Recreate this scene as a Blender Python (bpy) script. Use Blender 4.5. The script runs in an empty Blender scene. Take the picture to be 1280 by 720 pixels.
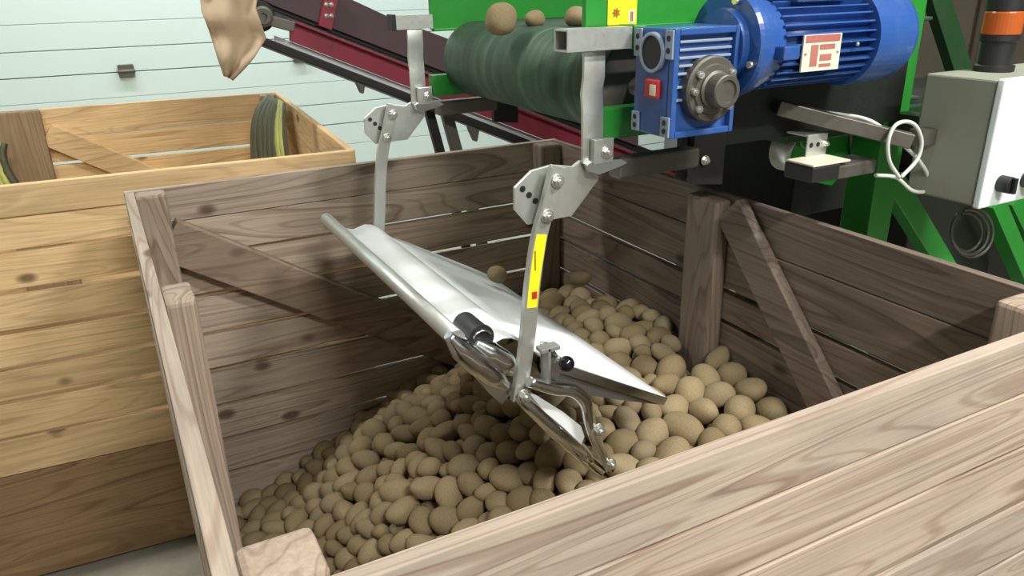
import bpy, bmesh, math, random
import numpy as np
from mathutils import Vector, Matrix
random.seed(7); rng = np.random.default_rng(11)
SC = bpy.context.scene; COL = SC.collection
FLOOR = 1.74                       # camera-height datum to floor distance, metres

# ------------------------------------------------------------------ camera
Rw = np.array([[0.9011, 0, 0]]*3)  # placeholder, filled below
F_PX = 965.2
_v1 = np.array([2648.8-640, -67.98-360, F_PX]); _v2 = np.array([96.83-640, -12.64-360, F_PX])
_X = _v1/np.linalg.norm(_v1); _Y = _v2 - _X*(_v2@_X); _Y /= np.linalg.norm(_Y); _Z = np.cross(_X, _Y)
MW = np.stack([_X, _Y, _Z])        # world <- camera (camera: x right, y down, z forward)
cam_d = bpy.data.cameras.new('camera'); cam = bpy.data.objects.new('camera', cam_d); COL.objects.link(cam)
cam_d.sensor_width = 36; cam_d.lens = F_PX/1280*36; cam_d.clip_start = .02; cam_d.clip_end = 60
_r = MW @ np.diag([1, -1, -1])
m4 = Matrix([[*map(float, _r[i]), 0] for i in range(3)] + [[0, 0, 0, 1]])
m4[2][3] = FLOOR
cam.matrix_world = m4
SC.camera = cam

def at(px, py, **k):
    """point seen at a pixel of the 1280x720 frame on the plane x=, y= or z= (metres, datum z)"""
    r = MW @ np.array([(px-640)/F_PX, (py-360)/F_PX, 1.0])
    a, v = list(k.items())[0]; i = 'xyz'.index(a)
    p = r*v/r[i]
    return (float(p[0]), float(p[1]), float(p[2]))
def pix(p):
    c = MW.T @ np.array(p); return 640+F_PX*c[0]/c[2], 360+F_PX*c[1]/c[2], c[2]

# ------------------------------------------------------------------ world, lamps, exposure
SC.view_settings.view_transform = 'Standard'; SC.view_settings.look = 'None'
SC.view_settings.gamma = 1; SC.view_settings.use_curve_mapping = False
SC.view_settings.exposure = 0.0
w = bpy.data.worlds.new('world'); SC.world = w; w.use_nodes = True
w.node_tree.nodes['Background'].inputs[0].default_value = (.85, .95, 1, 1)
w.node_tree.nodes['Background'].inputs[1].default_value = .04
LAMPS = [  # x, y, z(datum), length x, width y, watts, colour
    (1.80, -0.50, 1.80, .7, .16, 120, (1, .98, .95)),
    (0.45, -1.75, 1.80, .9, .16, 135, (1, .97, .91)),
    (0.60, 4.75, 1.85, 3.6, .16, 135, (.93, 1, .99)),  # added to brighten the door
    (3.2, 3.4, 1.85, 1.3, .16, 36, (.9, 1, .96)),
    (-0.55, 2.45, 1.85, .9, .16, 48, (1, .97, .90)),  # added to brighten the inside of the pale crate
]
def lamp_light(i, L):
    x, y, z, lx, ly, wt, c = L
    d = bpy.data.lights.new('lamp_light', 'AREA'); d.shape = 'RECTANGLE'; d.size = lx; d.size_y = ly
    d.energy = wt; d.color = c
    o = bpy.data.objects.new('lamp_light', d); COL.objects.link(o); o.location = (x, y, z+FLOOR-.012)
    if i == 2: o.rotation_euler = (math.radians(50), 0, 0)   # the added light at the door is tilted to brighten it
    return o
LIGHTS = [lamp_light(i, L) for i, L in enumerate(LAMPS)]

# ------------------------------------------------------------------ materials
def newmat(name):
    m = bpy.data.materials.new(name); m.use_nodes = True
    nt = m.node_tree; b = nt.nodes['Principled BSDF']
    return m, nt, b
def N(nt, t, **k):
    n = nt.nodes.new(t)
    for a, v in k.items(): setattr(n, a, v)
    return n
def ramp(nt, stops, src):
    r = N(nt, 'ShaderNodeValToRGB'); e = r.color_ramp.elements
    while len(e) < len(stops): e.new(.5)
    for i, (p, c) in enumerate(stops):
        e[i].position = p; e[i].color = (*c, 1) if len(c) == 3 else c
    nt.links.new(src, r.inputs[0]); return r.outputs[0]
def mixc(nt, fac, a, b, mode='MIX'):
    n = N(nt, 'ShaderNodeMix', data_type='RGBA', blend_type=mode)
    for s, v in ((n.inputs[0], fac), (n.inputs[6], a), (n.inputs[7], b)):
        if hasattr(v, 'is_linked'): nt.links.new(v, s)
        elif isinstance(v, (int, float)): s.default_value = v
        else: s.default_value = (*v, 1)
    return n.outputs[2]
def mapping(nt, scale, loc=None):
    tc = N(nt, 'ShaderNodeTexCoord'); mp = N(nt, 'ShaderNodeMapping'); mp.inputs['Scale'].default_value = scale
    nt.links.new(tc.outputs['Object'], mp.inputs[0]); return mp
def noise(nt, vec, scale, detail=4, rough=.55, dist=0):
    n = N(nt, 'ShaderNodeTexNoise'); n.inputs['Scale'].default_value = scale; n.inputs['Detail'].default_value = detail
    n.inputs['Roughness'].default_value = rough; n.inputs['Distortion'].default_value = dist
    nt.links.new(vec, n.inputs['Vector']); return n
def bump(nt, b, h, s=.3, d=.002):
    n = N(nt, 'ShaderNodeBump'); n.inputs['Strength'].default_value = s; n.inputs['Distance'].default_value = d
    nt.links.new(h, n.inputs['Height']); nt.links.new(n.outputs[0], b.inputs['Normal'])

def wood(name, light, mid, dark, axis='x', knots=1.0, rough=.75, grain=1.0):
    """sawn boards: rings running along one axis, a tone per board, dark knots"""
    m, nt, b = newmat(name); L = nt.links
    ai = 'xyz'.index(axis)
    geo = N(nt, 'ShaderNodeNewGeometry')
    sc = [14, 14, 14]; sc[ai] = 1.1
    mp = mapping(nt, sc)
    off = N(nt, 'ShaderNodeMath', operation='MULTIPLY'); off.inputs[1].default_value = 37.0
    L.new(geo.outputs['Random Per Island'], off.inputs[0])
    cmb = N(nt, 'ShaderNodeCombineXYZ')
    for i in range(3): L.new(off.outputs[0], cmb.inputs[i])
    add = N(nt, 'ShaderNodeVectorMath', operation='ADD'); L.new(mp.outputs[0], add.inputs[0]); L.new(cmb.outputs[0], add.inputs[1])
    n0 = noise(nt, add.outputs[0], .55, 1.5, .4, .25)
    mul = N(nt, 'ShaderNodeMath', operation='MULTIPLY'); mul.inputs[1].default_value = 44; L.new(n0.outputs[0], mul.inputs[0])
    sn = N(nt, 'ShaderNodeMath', operation='SINE'); L.new(mul.outputs[0], sn.inputs[0])
    rings = ramp(nt, [(0, mid), (.5, light), (.84, light), (.97, tuple(np.array(dark)*.75+np.array(mid)*.25))],
                 (lambda s: (L.new(sn.outputs[0], s.inputs[0]), s.outputs[0])[1])(N(nt, 'ShaderNodeMapRange')))
    for n in nt.nodes:
        if n.bl_idname == 'ShaderNodeMapRange': n.inputs['From Min'].default_value = -1
    mu2 = N(nt, 'ShaderNodeMath', operation='MULTIPLY'); mu2.inputs[1].default_value = 150; L.new(n0.outputs[0], mu2.inputs[0])
    sn2 = N(nt, 'ShaderNodeMath', operation='SINE'); L.new(mu2.outputs[0], sn2.inputs[0])
    thin = ramp(nt, [(.0, (1.03, 1.03, 1.03)), (.72, (1, 1, 1)), (1, (.74, .66, .62))], sn2.outputs[0])
    sc2 = [160, 160, 160]; sc2[ai] = 5
    mp2 = mapping(nt, sc2); fine = noise(nt, mp2.outputs[0], 1, 3, .6)
    c = mixc(nt, .40*grain, mid, rings)
    c = mixc(nt, .75*grain, c, thin, 'MULTIPLY')
    c = mixc(nt, .5, c, ramp(nt, [(.3, (.62, .62, .62)), (.7, (1.15, 1.13, 1.1))], fine.outputs[0]), 'MULTIPLY')
    mp4 = mapping(nt, (3, 3, 3)); pat = noise(nt, mp4.outputs[0], 1.3, 4, .6)
    c = mixc(nt, .6, c, ramp(nt, [(.32, (.84, .84, .86)), (.66, (1.08, 1.07, 1.04))], pat.outputs[0]), 'MULTIPLY')
    tone = ramp(nt, [(0, (.84, .84, .86)), (.5, (1, 1, 1)), (1, (1.12, 1.09, 1.04))], geo.outputs['Random Per Island'])
    c = mixc(nt, .8, c, tone, 'MULTIPLY')
    if knots:
        ks = [7, 7, 7]; ks[ai] = 4
        mp3 = mapping(nt, ks)
        add3 = N(nt, 'ShaderNodeVectorMath', operation='ADD'); L.new(mp3.outputs[0], add3.inputs[0]); L.new(cmb.outputs[0], add3.inputs[1])
        vo = N(nt, 'ShaderNodeTexVoronoi'); vo.inputs['Scale'].default_value = 1.0; L.new(add3.outputs[0], vo.inputs['Vector'])
        nz = noise(nt, mp.outputs[0], 3, 1); 
        ad = N(nt, 'ShaderNodeMath', operation='MULTIPLY_ADD'); ad.inputs[1].default_value = .04; 
        L.new(nz.outputs[0], ad.inputs[0]); L.new(vo.outputs['Distance'], ad.inputs[2])
        k = ramp(nt, [(.105, (1, 1, 1)), (.13, (.6, .6, .6)), (.165, (0, 0, 0))], ad.outputs[0])
        km = N(nt, 'ShaderNodeMath', operation='MULTIPLY'); km.inputs[1].default_value = .8*knots; L.new(k, km.inputs[0])
        c = mixc(nt, km.outputs[0], c, tuple(np.array(dark)*.45))
    L.new(c, b.inputs['Base Color']); b.inputs['Roughness'].default_value = rough
    b.inputs['Specular IOR Level'].default_value = .25
    bump(nt, b, fine.outputs[0], .35, .0015)
    return m

def paint(name, col, rough=.4, metal=0, dirt=.35, dcol=(.05, .045, .035), dscale=9, bumps=.05, coat=0):
    m, nt, b = newmat(name); mp = mapping(nt, (1, 1, 1)); n = noise(nt, mp.outputs[0], dscale, 6, .65)
    n2 = noise(nt, mp.outputs[0], dscale*7, 3, .6)
    f = ramp(nt, [(.48, (0, 0, 0)), (.78, (1, 1, 1))], n.outputs[0])
    mu = N(nt, 'ShaderNodeMath', operation='MULTIPLY'); mu.inputs[1].default_value = dirt; nt.links.new(f, mu.inputs[0])
    c = mixc(nt, mu.outputs[0], col, dcol)
    nt.links.new(c, b.inputs['Base Color']); b.inputs['Metallic'].default_value = metal
    r = N(nt, 'ShaderNodeMapRange'); r.inputs['To Min'].default_value = max(0, rough-.1); r.inputs['To Max'].default_value = rough+.15
    nt.links.new(n2.outputs[0], r.inputs[0]); nt.links.new(r.outputs[0], b.inputs['Roughness'])
    if bumps: bump(nt, b, n2.outputs[0], bumps, .001)
    if coat: b.inputs['Coat Weight'].default_value = coat
    return m

M = {}
def tri(l): return l
grey_l, grey_m, grey_d = (.50, .42, .34), (.40, .33, .265), (.17, .09, .06)
M['wood_x'] = wood('weathered_boards_along_x', grey_l, grey_m, grey_d, 'x')
M['back_x'] = wood('back_boards_along_x', (.54, .45, .36), (.43, .355, .28), grey_d, 'x')  # back wall boards, slightly paler than wood_x
M['wood_y'] = wood('weathered_boards_along_y', grey_l, grey_m, grey_d, 'y')
M['shaded_y'] = wood('shaded_boards', (.27, .215, .17), (.21, .165, .13), (.08, .05, .035), 'y')  # darker copy of wood_y, the right wall's shade put into the colour
M['shaded_z'] = wood('shaded_posts', (.30, .24, .19), (.24, .19, .15), grey_d, 'z', knots=.5)  # darker copy of the post wood, shade on the right-hand posts painted in
M['wood_z'] = wood('weathered_posts', (.46, .38, .30), (.38, .30, .23), grey_d, 'z', knots=.5)
yl, ym, yd = (.95, .71, .42), (.88, .63, .34), (.22, .12, .05)
M['brace_wood'] = wood('darker_weathered_plank', (.36, .28, .21), (.30, .23, .17), grey_d, 'x', knots=.6)
M['pine_x'] = wood('pale_pine_along_x', yl, ym, yd, 'x', grain=.6)
M['pine_y'] = wood('pale_pine_along_y', yl, ym, yd, 'y', grain=.6)
M['pine_z'] = wood('pale_pine_posts', (.42, .31, .2), (.36, .26, .16), yd, 'z', knots=.3, grain=.6)
M['base_wood'] = wood('brown_base_wood', (.40, .27, .15), (.35, .23, .12), (.12, .07, .03), 'x', knots=.3)
M['green'] = paint('green_paint', (.022, .25, .03), .35, dirt=.25, dcol=(.02, .06, .02))
M['dark_green'] = paint('dark_green_paint', (.008, .05, .012), .5, dirt=.4)
M['black_body'] = paint('near_black_panels', (.006, .010, .006), .6, dirt=.3, dcol=(.02, .018, .012))  # near-black so the shade under the conveyor sits in the colour
M['blue'] = paint('blue_paint', (.025, .09, .32), .3, dirt=.5, dcol=(.10, .15, .30), dscale=16, coat=.3)
M['worn_edge'] = paint('worn_blue_edge', (.30, .38, .50), .4, .3, dirt=.3)
M['galv'] = paint('galvanised_steel', (.62, .64, .60), .38, .75, dirt=.25, dcol=(.35, .35, .32), dscale=14)
M['steel'] = paint('polished_steel', (.80, .83, .84), .12, 1, dirt=.2, dcol=(.4, .4, .38), dscale=6, bumps=.02)
M['slide'] = paint('slide_steel', (.92, .97, .98), .36, .05, dirt=.2, dcol=(.55, .52, .46), dscale=5, bumps=.03)  # near-white and barely metallic: the steel's glare put into the base colour
M['bolt'] = paint('zinc_bolt', (.8, .8, .76), .25, .9, dirt=.1)
M['dark_steel'] = paint('dark_grimy_steel', (.16, .15, .13), .45, .6, dirt=.5)
M['black'] = paint('black_rubber', (.012, .012, .012), .5, dirt=.2, dcol=(.06, .05, .04))
M['knob'] = paint('glossy_black_knob', (.006, .006, .01), .12, dirt=0, bumps=0, coat=.6)
M['red'] = paint('dark_red_paint', (.27, .03, .055), .45, dirt=.4, dcol=(.08, .03, .03))
M['sideboard'] = paint('purple_brown_rubber', (.085, .055, .06), .7, dirt=.5, dcol=(.05, .04, .035), dscale=5)
M['white_strip'] = paint('white_strip', (.7, .7, .72), .5, dirt=.2)
M['yellow'] = paint('yellow_label', (.85, .85, .02), .4, dirt=.05, bumps=0)
M['cream_label'] = paint('cream_label', (.75, .72, .55), .4, dirt=.15, bumps=0)
M['label_red'] = paint('red_print', (.6, .03, .03), .4, dirt=.1, bumps=0)
M['label_faded'] = paint('faded_red_print', (.42, .13, .11), .45, dirt=.25, dcol=(.6, .5, .4), bumps=0)
M['label_brown'] = paint('brown_print', (.35, .12, .02), .4, dirt=.1, bumps=0)
M['box_side'] = paint('box_side_shaded', (.30, .32, .25), .55, dirt=.35, dcol=(.16, .15, .11), dscale=7)  # side of the box darkened, its shade painted in
M['box_front'] = paint('box_door_lit', (.78, .86, .86), .4, dirt=.1)  # front of the box brightened for the light falling on it
M['cable'] = paint('white_cable', (.62, .66, .6), .45, dirt=.25)
M['black_cable'] = paint('grey_black_cable', (.07, .07, .06), .45, dirt=.25, dcol=(.2, .2, .17))
M['cloth'] = paint('tan_cloth', (.52, .40, .27), .9, dirt=.3, dcol=(.38, .28, .18), dscale=6, bumps=.3)
M['olive'] = paint('olive_sheet', (.085, .085, .045), .55, dirt=.3, dcol=(.12, .11, .06))
M['lime'] = paint('yellow_green_sheet', (.55, .58, .17), .5, dirt=.2)
M['brown_wall'] = paint('brown_cladding', (.09, .065, .045), .6, dirt=.5, dscale=3)
M['lamp_white'] = paint('lamp_housing', (.7, .7, .7), .5, dirt=0)

def belt_mat():
    m, nt, b = newmat('ribbed_green_belt'); mp = mapping(nt, (.6, 14, .6))
    n = noise(nt, mp.outputs[0], 1.6, 5, .6); mp2 = mapping(nt, (30, 30, 30)); n2 = noise(nt, mp2.outputs[0], 1, 4)
    c = ramp(nt, [(.35, (.022, .045, .03)), (.55, (.045, .10, .06)), (.68, (.10, .17, .11))], n.outputs[0])
    c = mixc(nt, .35, c, ramp(nt, [(.35, (.4, .4, .35)), (.7, (1.3, 1.2, 1.0))], n2.outputs[0]), 'MULTIPLY')
    nt.links.new(c, b.inputs['Base Color']); b.inputs['Roughness'].default_value = .6
    bump(nt, b, n.outputs[0], .6, .006); return m
M['belt'] = belt_mat()
def potato_mat():
    m, nt, b = newmat('potato_skin'); oi = N(nt, 'ShaderNodeObjectInfo'); geo = N(nt, 'ShaderNodeNewGeometry')
    ad = N(nt, 'ShaderNodeMath', operation='ADD'); nt.links.new(oi.outputs['Random'], ad.inputs[0]); nt.links.new(geo.outputs['Random Per Island'], ad.inputs[1])
    fr = N(nt, 'ShaderNodeMath', operation='FRACT'); nt.links.new(ad.outputs[0], fr.inputs[0])
    base = ramp(nt, [(0, (.235, .185, .105)), (.35, (.31, .25, .145)), (.7, (.37, .30, .18)), (1, (.28, .235, .15))], fr.outputs[0])
    mp = mapping(nt, (1, 1, 1)); n = noise(nt, mp.outputs[0], 28, 5, .65); n2 = noise(nt, mp.outputs[0], 160, 3)
    c = mixc(nt, .7, base, ramp(nt, [(.38, (.5, .45, .4)), (.6, (1.1, 1.08, 1.02))], n.outputs[0]), 'MULTIPLY')
    c = mixc(nt, .5, c, ramp(nt, [(.3, (.5, .45, .4)), (.45, (1, 1, 1))], n2.outputs[0]), 'MULTIPLY')
    nt.links.new(c, b.inputs['Base Color']); b.inputs['Roughness'].default_value = .75; b.inputs['Specular IOR Level'].default_value = .2
    bump(nt, b, n2.outputs[0], .25, .001); return m
M['potato'] = potato_mat()
def floor_mat():
    m, nt, b = newmat('concrete'); mp = mapping(nt, (1, 1, 1)); n = noise(nt, mp.outputs[0], 3, 8, .65); n2 = noise(nt, mp.outputs[0], 40, 3)
    c = ramp(nt, [(.35, (.34, .32, .26)), (.65, (.52, .50, .42))], n.outputs[0])
    nt.links.new(c, b.inputs['Base Color']); b.inputs['Roughness'].default_value = .8; bump(nt, b, n2.outputs[0], .2, .002); return m
M['floor'] = floor_mat()
M['door'] = paint('mint_white_door', (.78, .91, .88), .45, dirt=.06, dcol=(.5, .6, .58), dscale=1.5, bumps=0)
M['ceiling'] = paint('ceiling_white', (.6, .62, .6), .8, dirt=.2, dscale=2)
M['wall'] = paint('pale_wall', (.3, .33, .32), .7, dirt=.2, dscale=2)

# ------------------------------------------------------------------ mesh building
class MB:
    def __init__(s): s.v = []; s.f = []; s.smooth = []
    def _add(s, vs, fs, sm=False):
        o = len(s.v); s.v += [tuple(map(float, p)) for p in vs]
        for f in fs: s.f.append([i+o for i in f]); s.smooth.append(sm)
        return s
    def box(s, x0, x1, y0, y1, z0, z1):
        x0, x1 = sorted((x0, x1)); y0, y1 = sorted((y0, y1)); z0, z1 = sorted((z0, z1))
        vs = [(x, y, z) for z in (z0, z1) for y in (y0, y1) for x in (x0, x1)]
        return s._add(vs, [(0, 2, 3, 1), (4, 5, 7, 6), (0, 1, 5, 4), (2, 6, 7, 3), (0, 4, 6, 2), (1, 3, 7, 5)])
    def bar(s, p, q, wd, ht, up=(0, 0, 1)):
        """rectangular bar from p to q, wd across, ht along up"""
        p = Vector(p); q = Vector(q); d = (q-p).normalized(); u = Vector(up); sde = d.cross(u).normalized(); u = sde.cross(d).normalized()
        vs = []
        for c in (p, q):
            for a, b in ((-1, -1), (1, -1), (1, 1), (-1, 1)): vs.append(c+sde*wd/2*a+u*ht/2*b)
        return s._add(vs, [(3, 2, 1, 0), (4, 5, 6, 7), (0, 1, 5, 4), (1, 2, 6, 5), (2, 3, 7, 6), (3, 0, 4, 7)])
    def prism(s, poly, axis, a0, a1):
        """poly in the two other axes (order x,y,z without axis), extruded along axis a0..a1"""
        n = len(poly); ai = 'xyz'.index(axis)
        def mk(p, a): q = list(p); q.insert(ai, a); return q
        vs = [mk(p, a0) for p in poly]+[mk(p, a1) for p in poly]
        return s._add(vs, [tuple(range(n))[::-1], tuple(range(n, 2*n))]+[(i, (i+1) % n, n+(i+1) % n, n+i) for i in range(n)])
    def strip(s, pts, axis, a0, a1, th, sm=True):
        """sheet whose cross-section is the polyline pts (2D, in the plane normal to axis), th thick"""
        pts = [np.array(p, float) for p in pts]; n = len(pts); up = []; dn = []
        for i in range(n):
            t = pts[min(i+1, n-1)]-pts[max(i-1, 0)]; t /= np.linalg.norm(t)+1e-9; nn = np.array([-t[1], t[0]])
            up.append(pts[i]+nn*th/2); dn.append(pts[i]-nn*th/2)
        ai = 'xyz'.index(axis)
        def mk(p, a): q = [float(p[0]), float(p[1])]; q.insert(ai, a); return q
        vs = [mk(p, a0) for p in up]+[mk(p, a0) for p in dn]+[mk(p, a1) for p in up]+[mk(p, a1) for p in dn]
        fs = []
        for i in range(n-1):
            fs += [(i, i+1, 2*n+i+1, 2*n+i), (n+i+1, n+i, 3*n+i, 3*n+i+1), (i+1, i, n+i, n+i+1), (2*n+i, 2*n+i+1, 3*n+i+1, 3*n+i)]
        fs += [(0, 2*n, 3*n, n), (2*n-1, 4*n-1, 3*n-1, n-1)]
        return s._add(vs, fs, sm)
    def ring(s, c, a, u, v, r):
        return
    def cyl(s, p, q, r0, r1=None, n=32, cap=True, sm=True):
        return s.tube([p, q], [r0, r0 if r1 is None else r1], n, cap, sm)
    def tube(s, pts, r, n=12, cap=True, sm=True, flat=None, closed=False):
        pts = [Vector(p) for p in pts]; k = len(pts); rs = r if isinstance(r, (list, tuple)) else [r]*k
        t0 = (pts[1]-pts[0]).normalized(); u = t0.orthogonal().normalized()
        if flat: u = (Vector(flat)-t0*t0.dot(Vector(flat))).normalized()
        vs = []
        for i, p in enumerate(pts):
            if 0 < i < k-1: t = ((pts[i]-pts[i-1]).normalized()+(pts[i+1]-pts[i]).normalized()).normalized()
            elif i == 0: t = t0
            else: t = (pts[-1]-pts[-2]).normalized()
            u = (u-t*t.dot(u)).normalized(); v = t.cross(u)
            for j in range(n):
                a = 2*math.pi*j/n; vs.append(p+(u*math.cos(a)+v*math.sin(a)*(1 if not flat else .45))*rs[i])
        fs = []
        for i in range(k-1):
            for j in range(n): fs.append((i*n+j, i*n+(j+1) % n, (i+1)*n+(j+1) % n, (i+1)*n+j))
        s._add(vs, fs, sm)
        if cap:
            o = len(s.v)-k*n; s.f += [[o+j for j in range(n)][::-1], [o+(k-1)*n+j for j in range(n)]]; s.smooth += [False, False]
        return s
    def lathe(s, c, axis, prof, n=48):
        """prof: (distance along axis, radius) pairs; hard corners come from repeated points"""
        c = Vector(c); t = Vector(axis).normalized(); u = t.orthogonal().normalized(); v = t.cross(u); vs = []
        for a, r in prof:
            for j in range(n):
                th = 2*math.pi*j/n; vs.append(c+t*a+(u*math.cos(th)+v*math.sin(th))*r)
        k = len(prof); fs = [(i*n+j, i*n+(j+1) % n, (i+1)*n+(j+1) % n, (i+1)*n+j) for i in range(k-1) for j in range(n)]
        s._add(vs, fs, False)
        o = len(s.v)-k*n; s.f += [[o+j for j in range(n)][::-1], [o+(k-1)*n+j for j in range(n)]]; s.smooth += [False, False]
        return s
    def sphere(s, c, r, n=16):
        vs = []; fs = []; c = Vector(c)
        for i in range(n+1):
            a = math.pi*i/n
            for j in range(2*n):
                b = math.pi*j/n; vs.append(c+Vector((math.sin(a)*math.cos(b), math.sin(a)*math.sin(b), math.cos(a)))*r)
        for i in range(n):
            for j in range(2*n):
                fs.append((i*2*n+j, (i+1)*2*n+j, (i+1)*2*n+(j+1) % (2*n), i*2*n+(j+1) % (2*n)))
        return s._add(vs, fs, True)
    def build(s, name, mat, parent=None, bevel=0, label=None, base=None, kind=None):
        """world(datum) coordinates in; linked as ONE mesh object. base: origin for a top-level mesh"""
        me = bpy.data.meshes.new(name); vs = np.array(s.v)
        if parent is not None:
            if not parent.get('_local', 0): vs = vs-np.array(parent['_base'])
        else:
            b = np.array(base if base is not None else (vs[:, 0].mean(), vs[:, 1].mean(), vs[:, 2].min())); vs = vs-b
        me.from_pydata([tuple(p) for p in vs], [], s.f); me.update()
        bm = bmesh.new(); bm.from_mesh(me); bmesh.ops.remove_doubles(bm, verts=bm.verts, dist=1e-6) if any(s.smooth) and False else None
        bmesh.ops.recalc_face_normals(bm, faces=bm.faces); bm.to_mesh(me); bm.free()
        for p, sm in zip(me.polygons, s.smooth): p.use_smooth = sm
        me.materials.append(M[mat] if isinstance(mat, str) else mat)
        o = bpy.data.objects.new(name, me); COL.objects.link(o)
        if parent is not None:
            o.parent = parent; o['_base'] = tuple(parent['_base']); o['_local'] = parent.get('_local', 0)
        else:
            o.location = (b[0], b[1], b[2]+FLOOR); o['_base'] = tuple(b); o['_local'] = 0
        if bevel:
            md = o.modifiers.new('bevel', 'BEVEL'); md.width = bevel; md.segments = 2; md.limit_method = 'ANGLE'; md.angle_limit = math.radians(50)
        if label: o['label'] = label
        if kind: o['kind'] = kind
        return o
def tag(o, label=None, cat=None, group=None, kind=None):
    for k, v in (('label', label), ('category', cat), ('group', group), ('kind', kind)):
        if v: o[k] = v
    return o
def thing(name, base, label, cat, group=None, local=False, rotz=0):
    o = bpy.data.objects.new(name, None); COL.objects.link(o); o.location = (base[0], base[1], base[2]+FLOOR)
    o.empty_display_size = .1; o['_base'] = tuple(base); o['_local'] = 1 if local else 0; o.rotation_euler = (0, 0, rotz)
    return tag(o, label, cat, group)
def one(mb, name, mat, label, cat, group=None, bevel=0, base=None):
    return tag(mb.build(name, mat, None, bevel, base=base), label, cat, group)
def struct(mb, name, mat, parent=None, bevel=0):
    return mb.build(name, mat, parent, bevel, kind='structure' if parent is None else None)
FZ = -FLOOR
def smooth_path(pts, n=8):
    pts = [np.array(p, float) for p in pts]; P = [2*pts[0]-pts[1]]+pts+[2*pts[-1]-pts[-2]]; out = []
    for i in range(1, len(P)-2):
        for k in range(n):
            t = k/n; a, b, c, d = P[i-1:i+3]
            out.append(tuple(.5*((2*b)+(c-a)*t+(2*a-5*b+4*c-d)*t*t+(3*b-a-3*c+d)*t**3)))
    out.append(tuple(pts[-1])); return out

# ------------------------------------------------------------------ the room
XL, XR, YN, YF, ZC = -3.2, 4.8, -3.2, 5.5, 2.1
struct(MB().box(XL-.1, XR+.1, YN-.1, YF+.1, FZ-.1, FZ), 'floor', 'floor')
struct(MB().box(XL-.1, XR+.1, YN-.1, YF+.1, ZC, ZC+.1), 'ceiling', 'ceiling')
struct(MB().box(XL-.1, XL, YN, YF, FZ, ZC), 'wall_left', 'wall')
struct(MB().box(XR, XR+.1, YN, YF, FZ, ZC), 'wall_right', 'brown_wall')
struct(MB().box(XL, XR, YN-.1, YN, FZ, ZC), 'wall_near', 'wall')
struct(MB().box(XL, XR, YF+.06, YF+.16, FZ, ZC), 'wall_back', 'wall')
# sectional door: panels with shallow ribs between them
z_h = at(158, 89, y=YF)[2]; pitch = z_h - at(0, 100, y=YF)[2]
zs = [at(0, v, y=YF)[2] for v in (32, 66, 100)]; pit = (zs[0]-zs[2])/2
door = MB(); z = zs[2]; k = 0
levels = [zs[2]+pit*i for i in range(-9, 14)]
for i, z0 in enumerate(levels[:-1]):
    g = .008 if (i-9) % 3 == 0 else .003
    if z0+pit < FZ: continue
    door.box(-2.9, 4.4, YF+.004, YF+.05, max(z0-(.001 if (i-9) % 3 else -.004), FZ), min(z0+pit-.004, ZC-.03)) if g < .005 else None
    door.box(-2.9, 4.4, YF, YF+.0035, max(z0+g/2, FZ), min(z0+pit-g/2, ZC-.02))
dr = struct(door, 'door_1', 'door', bevel=.002)
for px, py in ((158, 89), (375, 71)):
    x, _, zz = at(px, py, y=YF-.02)
    MB().box(x-.045, x+.045, YF-.03, YF, zz-.035, zz+.04).cyl((x-.05, YF-.025, zz), (x+.05, YF-.025, zz), .012, n=12).build('hinge', 'dark_steel', dr, .004)
# panelled stretch on the right-hand wall
pw = MB()
for i in range(9):
    pw.box(XR-.03, XR, 1.4+i*.42, 1.4+i*.42+.36, FZ, ZC)
pw.box(XR-.06, XR-.03, 1.2, 5.2, .32, .42)
struct(pw, 'trim_1', 'brown_wall', bevel=.006)

# tube lamps added out of view to carry the area lights
for o, L in zip(LIGHTS, LAMPS):
    x, y, z, lx, ly, wt, c = L
    t = thing('added_ceiling_lamp', (x, y, z), 'added white tube lamp out of view under the ceiling', 'lamp', 'added ceiling tube lamps')
    MB().box(x-lx/2-.03, x+lx/2+.03, y-ly/2-.02, y+ly/2+.02, z, z+.06).build('housing', 'lamp_white', t, .01)
    MB().box(x-lx/2+.1, x-lx/2+.11, y-.005, y+.005, z+.06, ZC).box(x+lx/2-.11, x+lx/2-.1, y-.005, y+.005, z+.06, ZC).build('hanger', 'lamp_white', t)
    o.parent = t; o.location = (0, 0, -.012)

# ------------------------------------------------------------------ crates
BR = [-.48, -.572, -.673, -.79, -.906, -1.02, -1.136, -1.25, -1.365]
def jig(): return random.uniform(-.0015, .0015)
def boards(mb, horiz, a0, a1, b0, b1, brk, gaps, splits=None):
    for i in range(len(brk)-1):
        zt = brk[i]-(gaps[i-1]/2 if i else 0); zb = brk[i+1]+gaps[i]/2
        e0, e1 = jig(), jig()
        if horiz == 'x': mb.box(a0+e0, a1+e1, b0+jig(), b1+jig(), zb, zt)
        else: mb.box(b0+jig(), b1+jig(), a0+e0, a1+e1, zb, zt)
G = [.002, .009, .014, .014, .015, .013, .013, .012]
x0, x1, y0, y1 = .006, 1.284, .531, 2.169; T = .022
mc = thing('potato_crate', ((x0+x1)/2, (y0+y1)/2, FZ), 'weathered grey-brown slatted wooden crate half full of potatoes under the steel chute', 'crate')
b = MB(); boards(b, 'x', x0, x1, y0, y0+T, BR, [.003, .006, .020, .010, .012, .010, .010, .010]); b.build('side_wall', 'wood_x', mc, .0016)
b = MB(); boards(b, 'x', x0, x1, y1-T, y1, BR, G); b.build('side_wall', 'back_x', mc, .0016)
b = MB(); boards(b, 'y', y0+T+.002, y1-T-.002, x0, x0+T, BR, G); b.build('side_wall', 'wood_y', mc, .0016)
BRr = [-.48, -.585, -.712, -.795, -.906, -1.02, -1.136, -1.25, -1.365]
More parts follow.
